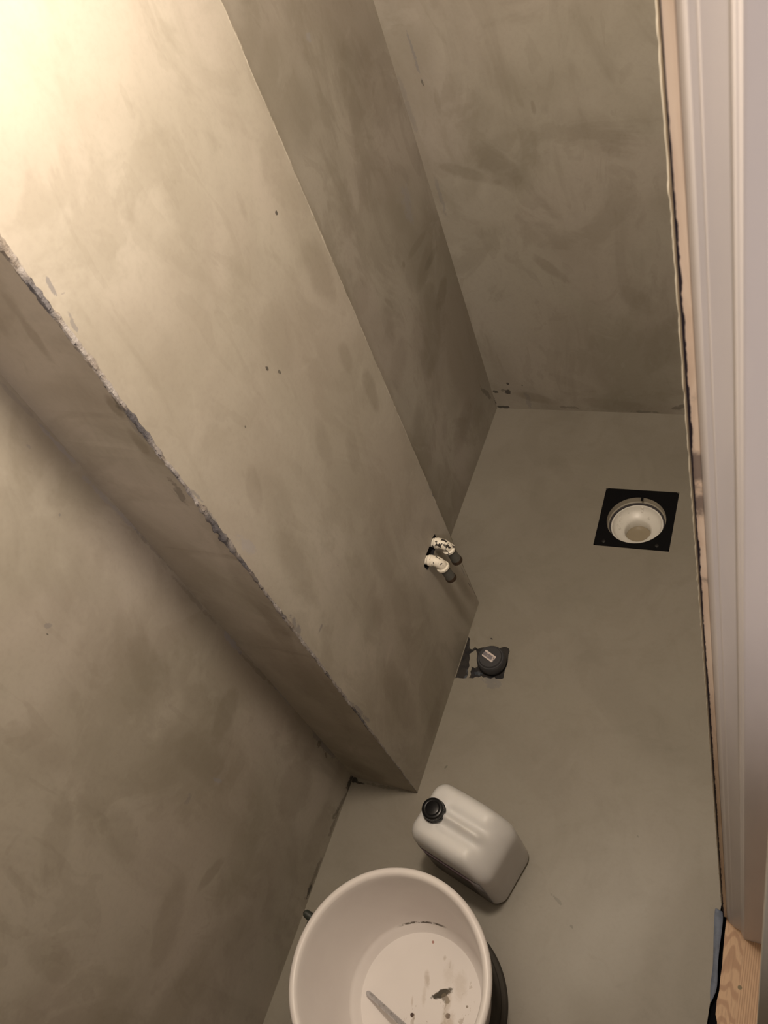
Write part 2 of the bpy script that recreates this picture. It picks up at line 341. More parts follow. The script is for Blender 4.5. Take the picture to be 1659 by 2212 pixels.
def lathe(bm, prof, center=(0, 0, 0), n=64, axis=None, close=True, mi=0):
    c = Vector(center); rings = []
    for r, z in prof:
        if r < 1e-6: rings.append([bm.verts.new(c + Vector((0, 0, z)))])
        else: rings.append([bm.verts.new(c + Vector((r * math.cos(2 * math.pi * i / n), r * math.sin(2 * math.pi * i / n), z))) for i in range(n)])
    for A, B in zip(rings, rings[1:]):
        for i in range(n):
            j = (i + 1) % n
            q = ([A[0]] if len(A) == 1 else [A[i], A[j]]) + ([B[0]] if len(B) == 1 else [B[j], B[i]])
            if len(q) >= 3: bm.faces.new(q).material_index = mi
    return rings

def tube(bm, pts, rad, n=20, cap=True, up=None, mi=0):
    pts = [Vector(p) for p in pts]; rings = []
    rads = rad if isinstance(rad, (list, tuple)) else [rad] * len(pts)
    t0 = (pts[1] - pts[0]).normalized()
    a = t0.cross(Vector(up) if up else (Vector((0, 0, 1)) if abs(t0.z) < 0.9 else Vector((1, 0, 0)))).normalized()
    for i, p in enumerate(pts):
        t = (pts[min(i + 1, len(pts) - 1)] - pts[max(i - 1, 0)]).normalized()
        a = (a - t * a.dot(t)).normalized(); b = t.cross(a)
        rings.append([bm.verts.new(p + (a * math.cos(2 * math.pi * k / n) + b * math.sin(2 * math.pi * k / n)) * rads[i]) for k in range(n)])
    for A, B in zip(rings, rings[1:]):
        for k in range(n): bm.faces.new((A[k], A[(k + 1) % n], B[(k + 1) % n], B[k])).material_index = mi
    if cap: bm.faces.new(rings[0][::-1]).material_index = mi; bm.faces.new(rings[-1]).material_index = mi
    return rings

def holed(bm, outer, holes, fn, mi=0):
    """flat polygon with holes; fn maps 2D -> 3D"""
    es = []
    for loop in [outer] + holes:
        vs = [bm.verts.new(fn(*p)) for p in loop]
        es += [bm.edges.new((vs[i], vs[(i + 1) % len(vs)])) for i in range(len(vs))]
    r = bmesh.ops.triangle_fill(bm, edges=es, use_beauty=True)
    for f in r['geom']:
        if isinstance(f, bmesh.types.BMFace): f.material_index = mi
    return es

# ---------------------------------------------------------------- room dimensions
XL, XB, XN, XR = -0.7609, -0.6227, -0.7383, -0.0757   # left wall, boxing front, niche wall, right wall
Y1, Y2, Y3 = 0.4420, 0.8667, 1.4322                   # boxing near side, boxing far side, back wall
YD, H, YF = 0.3901, 2.30, -1.00                       # door opening's far side, ceiling, wall behind
XH = 0.034                                            # hall face of the right wall

M_left = cement('cement_left_wall', 'L', seed=3.1, rot=0.6, mott=1.0)
M_front = cement('cement_boxing_front', 'F', base=(0.40, 0.372, 0.316), seed=8.4, rot=0.3, mott=0.85)
M_side = cement('cement_boxing_side', 'S', base=(0.40, 0.366, 0.305), seed=1.7, rot=0.9)
M_niche = cement('cement_niche_wall', 'N', base=(0.335, 0.310, 0.262), seed=5.2, rot=0.2, mott=1.1)
M_back = cement('cement_back_wall', 'K', base=(0.345, 0.320, 0.270), seed=6.6, rot=0.4, mott=1.0)
M_floor = cement('cement_floor', 'G', base=(0.245, 0.226, 0.186), seed=2.2, mott=0.42, spec=0.4, rough=0.42)
M_other = cement('cement_unseen_walls', '-', seed=4.4)
M_ceil = plain('white_ceiling_paint', (0.75, 0.74, 0.72), 0.8)
M_hallpaint = plain('pale_hall_paint', (0.70, 0.68, 0.70), 0.7)
M_black = plain('black_recess_lining', (0.018, 0.018, 0.022), 0.55, 0.4, var=0.3, scale=60, bump=0.3)  # near-black lining inside the pipe opening and the drain pit

# ---------------------------------------------------------------- floor with drain opening and chipped recess
PATCH = [(-0.6215, 0.7830), (-0.6172, 0.7788), (-0.6135, 0.7640), (-0.6105, 0.7565), (-0.6051, 0.7555), (-0.6020, 0.7612), (-0.5995, 0.7618), (-0.5938, 0.7586), (-0.5890, 0.7625), (-0.5835, 0.7648),
         (-0.5660, 0.7660), (-0.5485, 0.7689), (-0.5410, 0.7735), (-0.5355, 0.7733), (-0.5300, 0.7712), (-0.5267, 0.7652), (-0.5272, 0.7580), (-0.5259, 0.7514), (-0.5240, 0.7400), (-0.5242, 0.7305),
         (-0.5252, 0.7220), (-0.5248, 0.7147), (-0.5233, 0.7056), (-0.5262, 0.7020), (-0.5348, 0.7013), (-0.5380, 0.7000), (-0.5421, 0.7030), (-0.5490, 0.6985), (-0.5589, 0.6998), (-0.5640, 0.6980),
         (-0.5691, 0.7010), (-0.5740, 0.6965), (-0.5798, 0.6969), (-0.5850, 0.6925), (-0.5962, 0.6916), (-0.6040, 0.6885), (-0.6172, 0.6876), (-0.6215, 0.6860)]
DCX, DCY, DS, DA = -0.3379, 1.1250, 0.0781, 0.016
def dpt(x, y): return (DCX + x * math.cos(DA) - y * math.sin(DA), DCY + x * math.sin(DA) + y * math.cos(DA))
bm = bmesh.new()
sq = [dpt(-DS, -DS), dpt(DS, -DS), dpt(DS, DS), dpt(-DS, DS)]
edge_r = [(XR - 0.0005, YD + 0.02), (XR, YD), (XR - 0.001, 0.375), (XR + 0.0005, 0.355), (-0.0745, 0.33), (-0.0712, 0.315), (-0.0705, 0.30), (-0.0725, 0.28), (-0.0735, 0.262), (-0.0745, 0.24), (-0.0750, 0.22), (-0.0740, 0.16), (-0.0745, 0.0), (-0.0745, -0.46)]
outer = [(-0.78, YF - 0.02), (-0.78, Y3 + 0.02), (XR + 0.005, Y3 + 0.02)] + edge_r + [(XR + 0.005, -0.47), (XR + 0.005, YF - 0.02)]
es = holed(bm, outer, [sq, PATCH], lambda x, y: (x, y, 0.0))
r = bmesh.ops.extrude_edge_only(bm, edges=es)
for v in r['geom']:
    if isinstance(v, bmesh.types.BMVert): v.co.z = -0.0045
floor = tag(link('floor', bm, M_floor, smooth=False), 'troweled grey beige cement floor of the small bathroom', kind='structure')
# membrane coat bared in the recess
g = NT('bared_membrane')
n1 = g.noise(55, 4, 0.7); n2 = g.noise(26, 3, 0.6, v=g.map(loc=(3, 1, 0)))
c = g.mix(g.rng(n1, 0.42, 0.60), (0.030, 0.026, 0.024), (0.010, 0.010, 0.013))
c = g.mix(g.math('MULTIPLY', g.rng(n2, 0.60, 0.70), 0.8), c, (0.12, 0.15, 0.19))
M_bare = g.fin(c, 0.5, 0.4)
bm = bmesh.new(); box(bm, (-0.64, 0.67, -0.012), (-0.50, 0.80, -0.0035))
link('bared_membrane', bm, M_bare, floor, smooth=False)
ISL = [(-0.6079, 0.7441), (-0.6020, 0.7517), (-0.5974, 0.7560), (-0.5940, 0.7510), (-0.5909, 0.7450), (-0.5900, 0.7370), (-0.5873, 0.7294), (-0.5845, 0.7240), (-0.5830, 0.7198), (-0.5873, 0.7156), (-0.5958, 0.7172), (-0.5935, 0.7120), (-0.5947, 0.7067), (-0.5915, 0.7000), (-0.5930, 0.6925), (-0.5985, 0.6915), (-0.5975, 0.7000), (-0.6010, 0.7090), (-0.6000, 0.7180), (-0.6036, 0.7265), (-0.6040, 0.7350)]
bm = bmesh.new()
es = holed(bm, ISL, [], lambda x, y: (x, y, -0.0002))
r = bmesh.ops.extrude_edge_only(bm, edges=es)
for v in r['geom']:
    if isinstance(v, bmesh.types.BMVert): v.co.z = -0.0040
link('cement_remnant', bm, M_floor, floor, smooth=False)
# black-lined pit below the drain opening
bm = bmesh.new()
lathe(bm, [(0.120, -0.0045), (0.120, -0.12), (0, -0.12)], (DCX, DCY, 0), 32)
link('drain_pit', bm, M_black, floor)

# ---------------------------------------------------------------- walls
def wallgrid(bm, fn, nu, nv, amp, seed):
    vs = [[bm.verts.new(fn(i / nu, j / nv, amp * noise.noise(Vector((i / nu * 6, j / nv * 9, seed))))) for j in range(nv + 1)] for i in range(nu + 1)]
    for i in range(nu):
        for j in range(nv): bm.faces.new((vs[i][j], vs[i + 1][j], vs[i + 1][j + 1], vs[i][j + 1]))

def solid_wall(name, a, b, mat, label):
    bm = bmesh.new(); box(bm, a, b)
    return tag(link(name, bm, mat, smooth=False), label, kind='structure')

solid_wall('wall_left', (XL - 0.10, YF, -0.003), (XL, Y1 + 0.05, H), M_left, 'cement coated left wall at the lower left')
solid_wall('wall_niche', (XN - 0.12, Y2 - 0.05, -0.003), (XN, Y3, H), M_niche, 'cement wall of the niche beyond the boxed column')
solid_wall('wall_back', (XN - 0.12, Y3, -0.003), (XH, Y3 + 0.10, H), M_back, 'cement back wall beyond the floor drain')
solid_wall('wall_rear', (XL - 0.10, YF - 0.10, -0.003), (XH, YF, H), M_other, 'cement wall behind the camera')
solid_wall('ceiling', (XL - 0.10, YF - 0.10, H), (1.3, Y3 + 0.10, H + 0.08), M_ceil, 'white ceiling over bathroom and hall')

# boxed-in column, its front pierced by the pipe opening
HY0, HY1, HZ0, HZ1 = 0.7580, 0.8230, 0.2860, 0.3150
bm = bmesh.new()
rnd = random.Random(4)
# ragged corner lines: the column's two vertical arrises waver like hand-trowelled plaster
zs = [0.0 + i * 0.012 for i in range(int(1.5 / 0.012) + 1)] + [H]
def wob(z, s, a): return a * noise.noise(Vector((s, z * 22, 0))) + a * 0.6 * noise.noise(Vector((s, z * 75, 3)))
near = [(Y1 + wob(z, 1.0, 0.0012), z) for z in zs]
far = [(Y2 + wob(z, 7.0, 0.0011), z) for z in zs]
hole = [(HY0, HZ0 + 0.002), (HY0 + 0.02, HZ0), (HY1, HZ0 + 0.003), (HY1 + 0.001, HZ1 - 0.004), (HY1 - 0.01, HZ1), (HY0 + 0.03, HZ1 - 0.001), (HY0 + 0.002, HZ1 + 0.001), (HY0 - 0.003, HZ1 - 0.012)]
outer = near + far[::-1]
es = holed(bm, outer, [hole], lambda y, z: (XB, y, z), 0)
def strip(pa, xa, pb, xb, mi):
    A = [bm.verts.new((xa, y, z)) for y, z in pa]; B = [bm.verts.new((xb, y, z)) for y, z in pb]
    for i in range(len(A) - 1): bm.faces.new((A[i], A[i + 1], B[i + 1], B[i])).material_index = mi
strip(near, XB, [(Y1, z) for y, z in near], XL - 0.02, 1)
strip(far, XB, [(Y2, z) for y, z in far], XN - 0.02, 2)
A = [bm.verts.new((XB, y, z)) for y, z in hole]; B = [bm.verts.new((XB - 0.045, y, z)) for y, z in hole]
for i in range(len(A)): bm.faces.new((A[i], A[(i + 1) % len(A)], B[(i + 1) % len(B)], B[i])).material_index = 3
bm.faces.new(B).material_index = 3
bmesh.ops.remove_doubles(bm, verts=bm.verts, dist=1e-5)
column = tag(link('wall_column', bm, [M_front, M_side, M_niche, M_black], smooth=False), 'boxed in pipe column with two crisp vertical corners, cement coated', kind='structure')

# crumbly plaster on the column's corners
def arris(name, x, y, z0, z1, r0, r1, mat, seed, dirx, diry, n=420):
    bm = bmesh.new(); rings = []
    for i in range(n + 1):
        t = i / n; z = z0 + (z1 - z0) * t
        rr = r0 + (r1 - r0) * t
        k = 0.75 + 0.9 * max(0, noise.noise(Vector((seed, z * 9, 0))) + 0.25) + 0.55 * noise.noise(Vector((seed, z * 90, 4)))
        rr *= 1.25 * max(0.25, k)
        cy = y + wob(z, seed, 0.0011) - diry * rr * 0.25; cx_ = x - dirx * rr * 0.35
        ring = []
        for a in range(8):
            an = 2 * math.pi * a / 8
            q = rr * (1 + 0.6 * noise.noise(Vector((a * 2.3, z * 160, seed))))
            ring.append(bm.verts.new((cx_ + q * math.cos(an) * 0.8, cy + q * math.sin(an), z)))
        rings.append(ring)
    for A, B in zip(rings, rings[1:]):
        for a in range(8): bm.faces.new((A[a], A[(a + 1) % 8], B[(a + 1) % 8], B[a]))
    return link(name, bm, mat, column)
g = NT('crumbly_corner_plaster')
n1 = g.noise(30, 5, 0.7); n2 = g.noise(190, 3, 0.7); n3 = g.noise(9, 3, 0.6, v=g.map(loc=(0, 0, 4)))
c = g.mix(g.rng(n1, 0.42, 0.62), (0.36, 0.34, 0.33), (0.24, 0.21, 0.18))
c = g.mix(g.math('MULTIPLY', g.rng(n3, 0.50, 0.60), 0.85), c, (0.085, 0.085, 0.10))
c = g.mix(g.rng(n2, 0.58, 0.68), c, (0.05, 0.045, 0.05))
g.bump(n2, 0.7, 0.002)
M_crumb = g.fin(c, 0.85, 0.2)
g = NT('far_corner_plaster')
c = g.mix(g.rng(g.noise(40, 4, 0.7), 0.45, 0.65), (0.34, 0.31, 0.26), (0.22, 0.20, 0.16))
c = g.mix(g.rng(g.noise(14, 4, 0.7), 0.60, 0.66), c, (0.10, 0.10, 0.12))
M_crumb2 = g.fin(c, 0.8, 0.2)
arris('corner_plaster', XB, Y1, 0.0, 1.50, 0.0010, 0.0036, M_crumb, 1.0, 1, -1)
arris('corner_plaster', XB, Y2, 0.02, 1.50, 0.0008, 0.0013, M_crumb2, 7.0, 1, 1)

# right wall with the door opening
bm = bmesh.new()
box(bm, (XR, YD, -0.003), (XH, Y3, H)); box(bm, (XR, YF, -0.003), (XH, -0.45, H)); box(bm, (XR, -0.45, 2.06), (XH, YD, H))
tag(link('wall_right', bm, M_other, smooth=False), 'wall holding the doorway, seen edge on along the door frame', kind='structure')
# thin ragged plaster lip on the doorway's edge
bm = bmesh.new(); rings = []
for i in range(501):
    z = 0.004 + i * 0.0041
    rr = 0.0014 + 0.0005 * noise.noise(Vector((2, z * 60, 0))) + 0.0008 * noise.noise(Vector((2, z * 140, 8)))
    yy = YD - 0.0004 + 0.0009 * noise.noise(Vector((9, z * 4.0, 1))) + 0.0007 * noise.noise(Vector((9, z * 60, 1)))
    rings.append([bm.verts.new((XR + 0.0003 + abs(rr) * math.cos(k * math.pi / 3), yy + abs(rr) * math.sin(k * math.pi / 3), z)) for k in range(6)])
for A, B in zip(rings, rings[1:]):
    for a in range(6): bm.faces.new((A[a], A[(a + 1) % 6], B[(a + 1) % 6], B[a]))
tag(link('trim_1', bm, plain('pale_plaster_lip', (0.60, 0.56, 0.48), 0.8, var=0.2, scale=90)), 'thin pale plaster lip along the edge of the doorway', kind='structure')

# ---------------------------------------------------------------- door frame at the right
frame = empty('door_frame', (-0.02, 0.37, 0)); bpy.context.view_layer.update()
tag(frame, 'white moulded door frame standing on the oak threshold at the right', 'door frame')
def local(o, par):
    o.matrix_parent_inverse = Matrix.Translation(par.location).inverted(); return o
prof = [(-0.0656, 0.3780), (-0.0656, 0.3712), (-0.0650, 0.3698), (-0.0600, 0.3633), (-0.0594, 0.3628), (-0.0568, 0.3622),
        (-0.0562, 0.3616), (-0.0552, 0.3602), (-0.0546, 0.3597), (-0.0440, 0.3568), (-0.0435, 0.3560), (-0.0413, 0.3506), (-0.0407, 0.3500), (-0.0400, 0.3496), (-0.0395, 0.3489), (-0.0382, 0.3467), (-0.0376, 0.3463),
        (-0.0360, 0.3462), (0.0560, 0.3458), (0.0600, 0.3500), (0.0600, 0.3780)]
bm = bmesh.new(); lo = [bm.verts.new((x, y, 0.0016)) for x, y in prof]; hi = [bm.verts.new((x, y, 2.10)) for x, y in prof]
for i in range(len(prof)):
    j = (i + 1) % len(prof); bm.faces.new((lo[i], lo[j], hi[j], hi[i]))
bm.faces.new(lo[::-1]); bm.faces.new(hi)
SP1, SP2, SP3 = ((-0.0524, 0.3540, 0.4164), 0.0014), ((-0.0237, 0.3507, 0.4085), 0.0012), ((-0.0363, 0.3500, 0.0390), 0.0034)
g = NT('white_frame_paint')
c = g.mix(g.rng(g.noise(7, 3, 0.5, v=g.map(sc=(4, 4, 0.7))), 0.35, 0.7), (0.74, 0.71, 0.73), (0.68, 0.655, 0.68))
wv = g.noise(160, 3, 0.6)
for sp, rr_ in (SP1, SP2, SP3):
    c = g.mix(g.rng(g.math('MULTIPLY_ADD', wv, 0.0012, g.vec('DISTANCE', g.P, sp)), rr_, rr_ + 0.0006, 0.85, 0.0), c, (0.10, 0.07, 0.05))
M_frame = g.fin(c, 0.42, 0.45)
local(link('moulding', bm, M_frame, frame, angle=0.9), frame)
# bare pine strip behind the moulding
g = NT('bare_pine')
gr = g.noise(9, 4, 0.6, 0.8, g.map(sc=(8, 8, 1.0)))
c = g.mix(g.rng(gr, 0.35, 0.7), (0.84, 0.70, 0.56), (0.70, 0.55, 0.42))
smx = g.noise(60, 5, 0.75, 0.3)
for z0, h in ((1.101, 0.016), (1.062, 0.011), (1.080, 0.002), (1.163, 0.002), (0.97, 0.002)):
    zz = g.vec('DOT_PRODUCT', g.P, (0, 0, 1))
    d = g.math('ABSOLUTE', g.math('SUBTRACT', zz, z0))
    c = g.mix(g.rng(g.math('MULTIPLY_ADD', smx, -0.03, g.math('SUBTRACT', d, h)), -0.022, -0.012, 0.78, 0.0), c, (0.12, 0.09, 0.085))
M_pine = g.fin(c, 0.7, 0.3)
bm = bmesh.new(); box(bm, (-0.0709, 0.3706, 0.002), (-0.0657, 0.3895, 2.07)); box(bm, (-0.0657, 0.3782, 0.002), (0.034, 0.3895, 2.07))
local(link('pine_strip', bm, M_pine, frame, smooth=False), frame)
# black sealing compound smeared ragged along the pine
bm = bmesh.new(); A = []; B = []
for i in range(900):
    z = 0.003 + i * 0.00165
    wdt = 0.0011 + 0.0007 * noise.noise(Vector((3, z * 5, 0))) + 0.0008 * noise.noise(Vector((3, z * 70, 2))) + 0.0006 * noise.noise(Vector((3, z * 260, 5)))
    if 1.02 < z < 1.12: wdt *= 0.45
    if z > 1.28: wdt *= max(0.2, 1 - (z - 1.28) * 10)
    A.append((-0.0715, 0.3702, z)); B.append((-0.0710 + max(0.0002, wdt), 0.3702, z))
for k in range(len(A) - 1):
    q = [bm.verts.new(v) for v in (A[k], A[k + 1], B[k + 1], B[k])]; bm.faces.new(q)
bmesh.ops.remove_doubles(bm, verts=bm.verts, dist=1e-6)
rr = bmesh.ops.extrude_face_region(bm, geom=bm.faces[:])
for v in rr['geom']:
    if isinstance(v, bmesh.types.BMVert): v.co.y += 0.012
M_seal = plain('dark_sealant', (0.020, 0.014, 0.022), 0.6, 0.3)
local(link('sealant_seam', bm, M_seal, frame, smooth=False), frame)

# ---------------------------------------------------------------- oak threshold, membrane strip, board
g = NT('oak_wood')
v = g.map(loc=(0.045, 0.0, 0), sc=(1, 0.26, 1))
nz = g.noise(11, 3, 0.55, 0.3, v)
xx = g.vec('DOT_PRODUCT', g.P, (1, 0, 0)); yy = g.vec('DOT_PRODUCT', g.P, (0, 1, 0))
dx = g.math('ADD', xx, 0.050)
cath = g.math('ADD', g.math('MULTIPLY', g.math('SQRT', g.math('MULTIPLY_ADD', dx, dx, 0.000012)), 2.3), g.math('MULTIPLY', yy, 1.0))
ph = g.math('MULTIPLY_ADD', nz, 0.30, g.math('ADD', g.math('MULTIPLY', g.noise(45, 3, 0.6, v=v), 0.022), cath))
inner = g.math('SINE', g.math('MULTIPLY', ph, 210.0))
str_ = g.math('SINE', g.math('MULTIPLY_ADD', nz, 9.0, g.math('MULTIPLY', xx, 1900.0)))
side = g.rng(xx, -0.040, -0.034)
ring = g.math('ADD', g.math('MULTIPLY', inner, g.math('SUBTRACT', 1.0, side)), g.math('MULTIPLY', str_, side))
fib = g.noise(130, 3, 0.7, 0.0, g.map(sc=(3, 0.25, 1)))
c = g.mix(g.rng(ring, -0.2, 0.9, 0.0, 0.8), (0.55, 0.36, 0.215), (0.37, 0.21, 0.115))
c = g.mix(g.math('MULTIPLY', g.rng(fib, 0.45, 0.7), 0.4), c, (0.28, 0.16, 0.09))
c = g.mix(g.rng(g.vec('DISTANCE', g.P, (-0.0365, 0.2775, 0.0015)), 0.0025, 0.0037, 0.85, 0.0), c, (0.10, 0.09, 0.035))
c = g.mix(g.math('MULTIPLY', g.rng(g.math('MULTIPLY_ADD', g.noise(60, 3), 0.02, g.vec('DISTANCE', g.P, (-0.057, 0.213, 0.0015))), 0.012, 0.024, 1.0, 0.0), 0.7), c, (0.10, 0.08, 0.05))
g.bump(fib, 0.2, 0.0006)
M_oak = g.fin(c, 0.5, 0.4)
bm = bmesh.new()
ol = [(-0.0660, 0.3770), (-0.0660, 0.345), (-0.0652, 0.32), (-0.0640, 0.300), (-0.0645, 0.285), (-0.0638, 0.265), (-0.0655, 0.250), (-0.0650, 0.232), (-0.0615, 0.222), (-0.0600, 0.21), (-0.0610, 0.10), (-0.0620, -0.45), (1.25, -0.45), (1.25, 0.3770)]
lo = [bm.verts.new((x, y, -0.014)) for x, y in ol]; hi = [bm.verts.new((x, y, 0.0015)) for x, y in ol]
bm.faces.new(hi)
for i in range(len(ol)): bm.faces.new((lo[i], lo[(i + 1) % len(ol)], hi[(i + 1) % len(ol)], hi[i]))
tag(link('floor_hall', bm, M_oak, smooth=False), 'oak threshold floor between bathroom and hall', kind='structure')
bm = bmesh.new(); box(bm, (-0.10, YF, -0.03), (1.3, Y3, -0.0145))
tag(link('floor_subfloor', bm, plain('dark_gap', (0.006, 0.006, 0.008), 0.9, 0.05), smooth=False), 'dark subfloor in the gap under the threshold', kind='structure')
for nm, a, b in (('wall_hall_far', (1.25, -1.6, -0.003), (1.3, Y3, H)), ('wall_hall_rear', (XH, -1.6, -0.003), (1.3, -1.55, H)), ('wall_hall_side', (XH, 1.2, -0.003), (1.25, 1.25, H))):
    solid_wall(nm, a, b, M_hallpaint, 'pale painted hall wall out of view')
bm = bmesh.new(); box(bm, (XH, -1.6, -0.014), (1.3, -0.4505, 0.0015)); box(bm, (XH, 0.3775, -0.014), (1.25, 1.2, 0.0015))
tag(link('floor_hall_beyond', bm, M_oak, smooth=False), 'oak floor of the hall out of view', kind='structure')

# blue sealing membrane curling up between cement and oak
g = NT('blue_membrane')
c = g.mix(g.rng(g.noise(70, 3, 0.6), 0.35, 0.7), (0.155, 0.185, 0.25), (0.115, 0.135, 0.18))
M_blue = g.fin(c, 0.6, 0.3)
L = [(-0.0848, 0.3805, 0.0030), (-0.0838, 0.365, 0.0045), (-0.0822, 0.345, 0.0045), (-0.0800, 0.325, 0.004), (-0.0780, 0.306, 0.003), (-0.0768, 0.290, 0.002), (-0.0775, 0.275, 0.0015), (-0.0768, 0.260, 0.0010), (-0.0745, 0.247, 0.0005)]
Rr = [(-0.0718, 0.3780, 0.0005), (-0.0702, 0.365, 0.0045), (-0.0700, 0.345, 0.0060), (-0.0705, 0.325, 0.0065), (-0.0700, 0.306, 0.0060), (-0.0690, 0.290, 0.0050), (-0.0672, 0.275, 0.0040), (-0.0672, 0.262, 0.003), (-0.0735, 0.244, 0.0008)]
bm = bmesh.new(); rows = []
for a, b in zip(L, Rr):
    a = Vector(a); b = Vector(b); row = []
    for k in range(7):
        t = k / 6; p = a.lerp(b, t); p.z += 0.0022 * math.sin(math.pi * t) * (a - b).length / 0.012
        row.append(bm.verts.new(p))
    rows.append(row)
for A, B in zip(rows, rows[1:]):
    for k in range(6): bm.faces.new((A[k], A[k + 1], B[k + 1], B[k]))
o = link('membrane_strip', bm, M_blue)
md = o.modifiers.new('thickness', 'SOLIDIFY'); md.thickness = 0.0008
md = o.modifiers.new('soft', 'SUBSURF'); md.levels = 1; md.render_levels = 2
tag(o, 'blue grey strip of sealing membrane curling up between cement floor and oak threshold', 'membrane strip')

# upright board in the lower right corner
bm = bmesh.new(); box(bm, (-0.0046, 0.12, 0.0016), (0.0380, 0.1420, 1.32), 0.002)
tag(link('upright_board', bm, plain('grey_board_paint', (0.30, 0.29, 0.26), 0.6, var=0.1)), 'grey painted board standing upright at the lower right corner', 'board')

# ---------------------------------------------------------------- floor drain
drain = empty('floor_drain', (DCX, DCY, 0), DA)
tag(drain, 'black square floor drain frame with a round white trap, near the back wall', 'floor drain')
M_blk = plain('black_drain_plastic', (0.004, 0.004, 0.005), 0.55, 0.12, var=0.2)
R0 = 0.0618; OY = -0.0035
bm = bmesh.new(); n = 96; O = []; I = []; I2 = []; O2 = []
for i in range(n):
    a = 2 * math.pi * (i + 0.5) / n; ca, sa = math.cos(a), math.sin(a); k = 0.0776 / max(abs(ca), abs(sa))
    O.append(bm.verts.new((ca * k, sa * k, 0.0010))); I.append(bm.verts.new((ca * R0, sa * R0 + OY, 0.0010)))
    O2.append(bm.verts.new((ca * k, sa * k, -0.006))); I2.append(bm.verts.new((ca * R0, sa * R0 + OY, -0.006)))
for i in range(n):
    j = (i + 1) % n
    bm.faces.new((O[i], O[j], I[j], I[i])); bm.faces.new((I[i], I[j], I2[j], I2[i])); bm.faces.new((O[i], O[j], O2[j], O2[i])); bm.faces.new((O2[i], O2[j], I2[j], I2[i]))
link('frame_plate', bm, M_blk, drain, smooth=False)
bm = bmesh.new(); box(bm, (0.001, R0 + OY - 0.0075, -0.003), (0.0060, R0 + OY + 0.001, 0.0012), 0.0004)
link('locating_tab', bm, M_blk, drain, smooth=False)
for sx, sy in ((-0.058, -0.066), (0.052, -0.066)):
    bm = bmesh.new(); lathe(bm, [(0, 0.0016), (0.0030, 0.0015), (0.0040, 0.0011), (0.0040, 0.0005)], (sx, sy, 0), 20)
    link('screw', bm, plain('dark_screw', (0.05, 0.05, 0.05), 0.3, metal=0.8), drain)
M_ring = plain('stained_grey_ring', (0.36, 0.33, 0.27), 0.6, var=0.2)
bm = bmesh.new(); lathe(bm, [(R0 - 0.0002, -0.0005), (R0 - 0.0010, -0.013), (R0 - 0.0035, -0.0150), (R0 - 0.0035, -0.030)], (0, OY, 0), 72)
link('adjusting_ring', bm, M_ring, drain)
bm = bmesh.new(); lathe(bm, [(R0 - 0.0036, -0.0155), (0.0570, -0.0140), (0.0556, -0.0155), (0.0550, -0.0190)], (0, OY, 0), 72)
link('rubber_seal', bm, plain('rubber_seal', (0.06, 0.055, 0.06), 0.6), drain)
g = NT('white_trap_plastic')
c = g.mix(g.rng(g.noise(45, 4, 0.7), 0.60, 0.72), (0.78, 0.76, 0.71), (0.42, 0.40, 0.34))
M_trap = g.fin(c, 0.35, 0.5)
bm = bmesh.new(); lathe(bm, [(0.0560, -0.028), (0.0555, -0.0200), (0.0540, -0.0185), (0.0522, -0.0190), (0.0510, -0.0215), (0.0500, -0.0250), (0.0450, -0.0300), (0.0360, -0.0345), (0.0300, -0.0375), (0.0275, -0.0410), (0.0265, -0.0560), (0.0255, -0.0700), (0, -0.0705)], (0, OY, 0), 72)
trap = link('water_trap', bm, M_trap, drain)
for a in (2.6, -0.35, 1.5):
    bm = bmesh.new(); ca, sa = math.cos(a), math.sin(a)
    tube(bm, [(ca * 0.0505, sa * 0.0505 + OY, -0.0215), (ca * 0.0490, sa * 0.0490 + OY, -0.0270), (ca * 0.044, sa * 0.044 + OY, -0.0300)], 0.0022, 10)
    link('trap_lug', bm, M_trap, trap)
bm = bmesh.new(); lathe(bm, [(0.0262, -0.0580), (0, -0.0580)], (0, OY, 0), 48)
link('standing_water', bm, plain('murky_water', (0.33, 0.28, 0.20), 0.08, 0.6, var=0.2), trap)

# ---------------------------------------------------------------- waste pipe stub with a cap
PCX, PCY = -0.5528, 0.7318
stub = empty('waste_pipe', (PCX, PCY, 0))
tag(stub, 'short dark grey waste pipe with a screw cap, standing in the chipped floor recess', 'pipe')
M_grey = plain('dark_grey_plastic', (0.050, 0.050, 0.055), 0.5, 0.4, var=0.12)
bm = bmesh.new(); lathe(bm, [(0.0255, -0.0035), (0.0255, 0.012)], n=48); link('pipe_socket', bm, M_grey, stub)
bm = bmesh.new(); lathe(bm, [(0.0268, 0.006), (0.0284, 0.0075), (0.0288, 0.011), (0.0286, 0.0215), (0.0276, 0.0245), (0.0258, 0.0262), (0.0240, 0.0262), (0.0232, 0.0278), (0.0220, 0.0292), (0.0, 0.0295)], n=72)
cap = link('pipe_cap', bm, M_grey, stub)
st = [(-0.5710, 0.7321), (-0.5651, 0.7459), (-0.5400, 0.7335), (-0.5459, 0.7198)]
g = NT('worn_sticker')
gx = g.noise(120, 3, 0.7, v=g.map(rot=(0, 0, 0.46), sc=(1, 0.5, 1)))
band = g.math('ABSOLUTE', g.vec('DOT_PRODUCT', g.vec('SUBTRACT', g.P, (-0.0035, 0.001, 0)), (0.42, 0.9, 0)))
ink = g.math('MULTIPLY', g.rng(gx, 0.42, 0.50), g.rng(band, 0.0035, 0.0050, 1.0, 0.0))
M_stick = g.fin(g.mix(g.math('MULTIPLY', ink, 0.85), (0.66, 0.58, 0.54), (0.13, 0.12, 0.15)), 0.5, 0.4)
bm = bmesh.new(); lo = [bm.verts.new((x - PCX, y - PCY, 0.0294)) for x, y in st]; hi = [bm.verts.new((x - PCX, y - PCY, 0.0297)) for x, y in st]
bm.faces.new(hi)
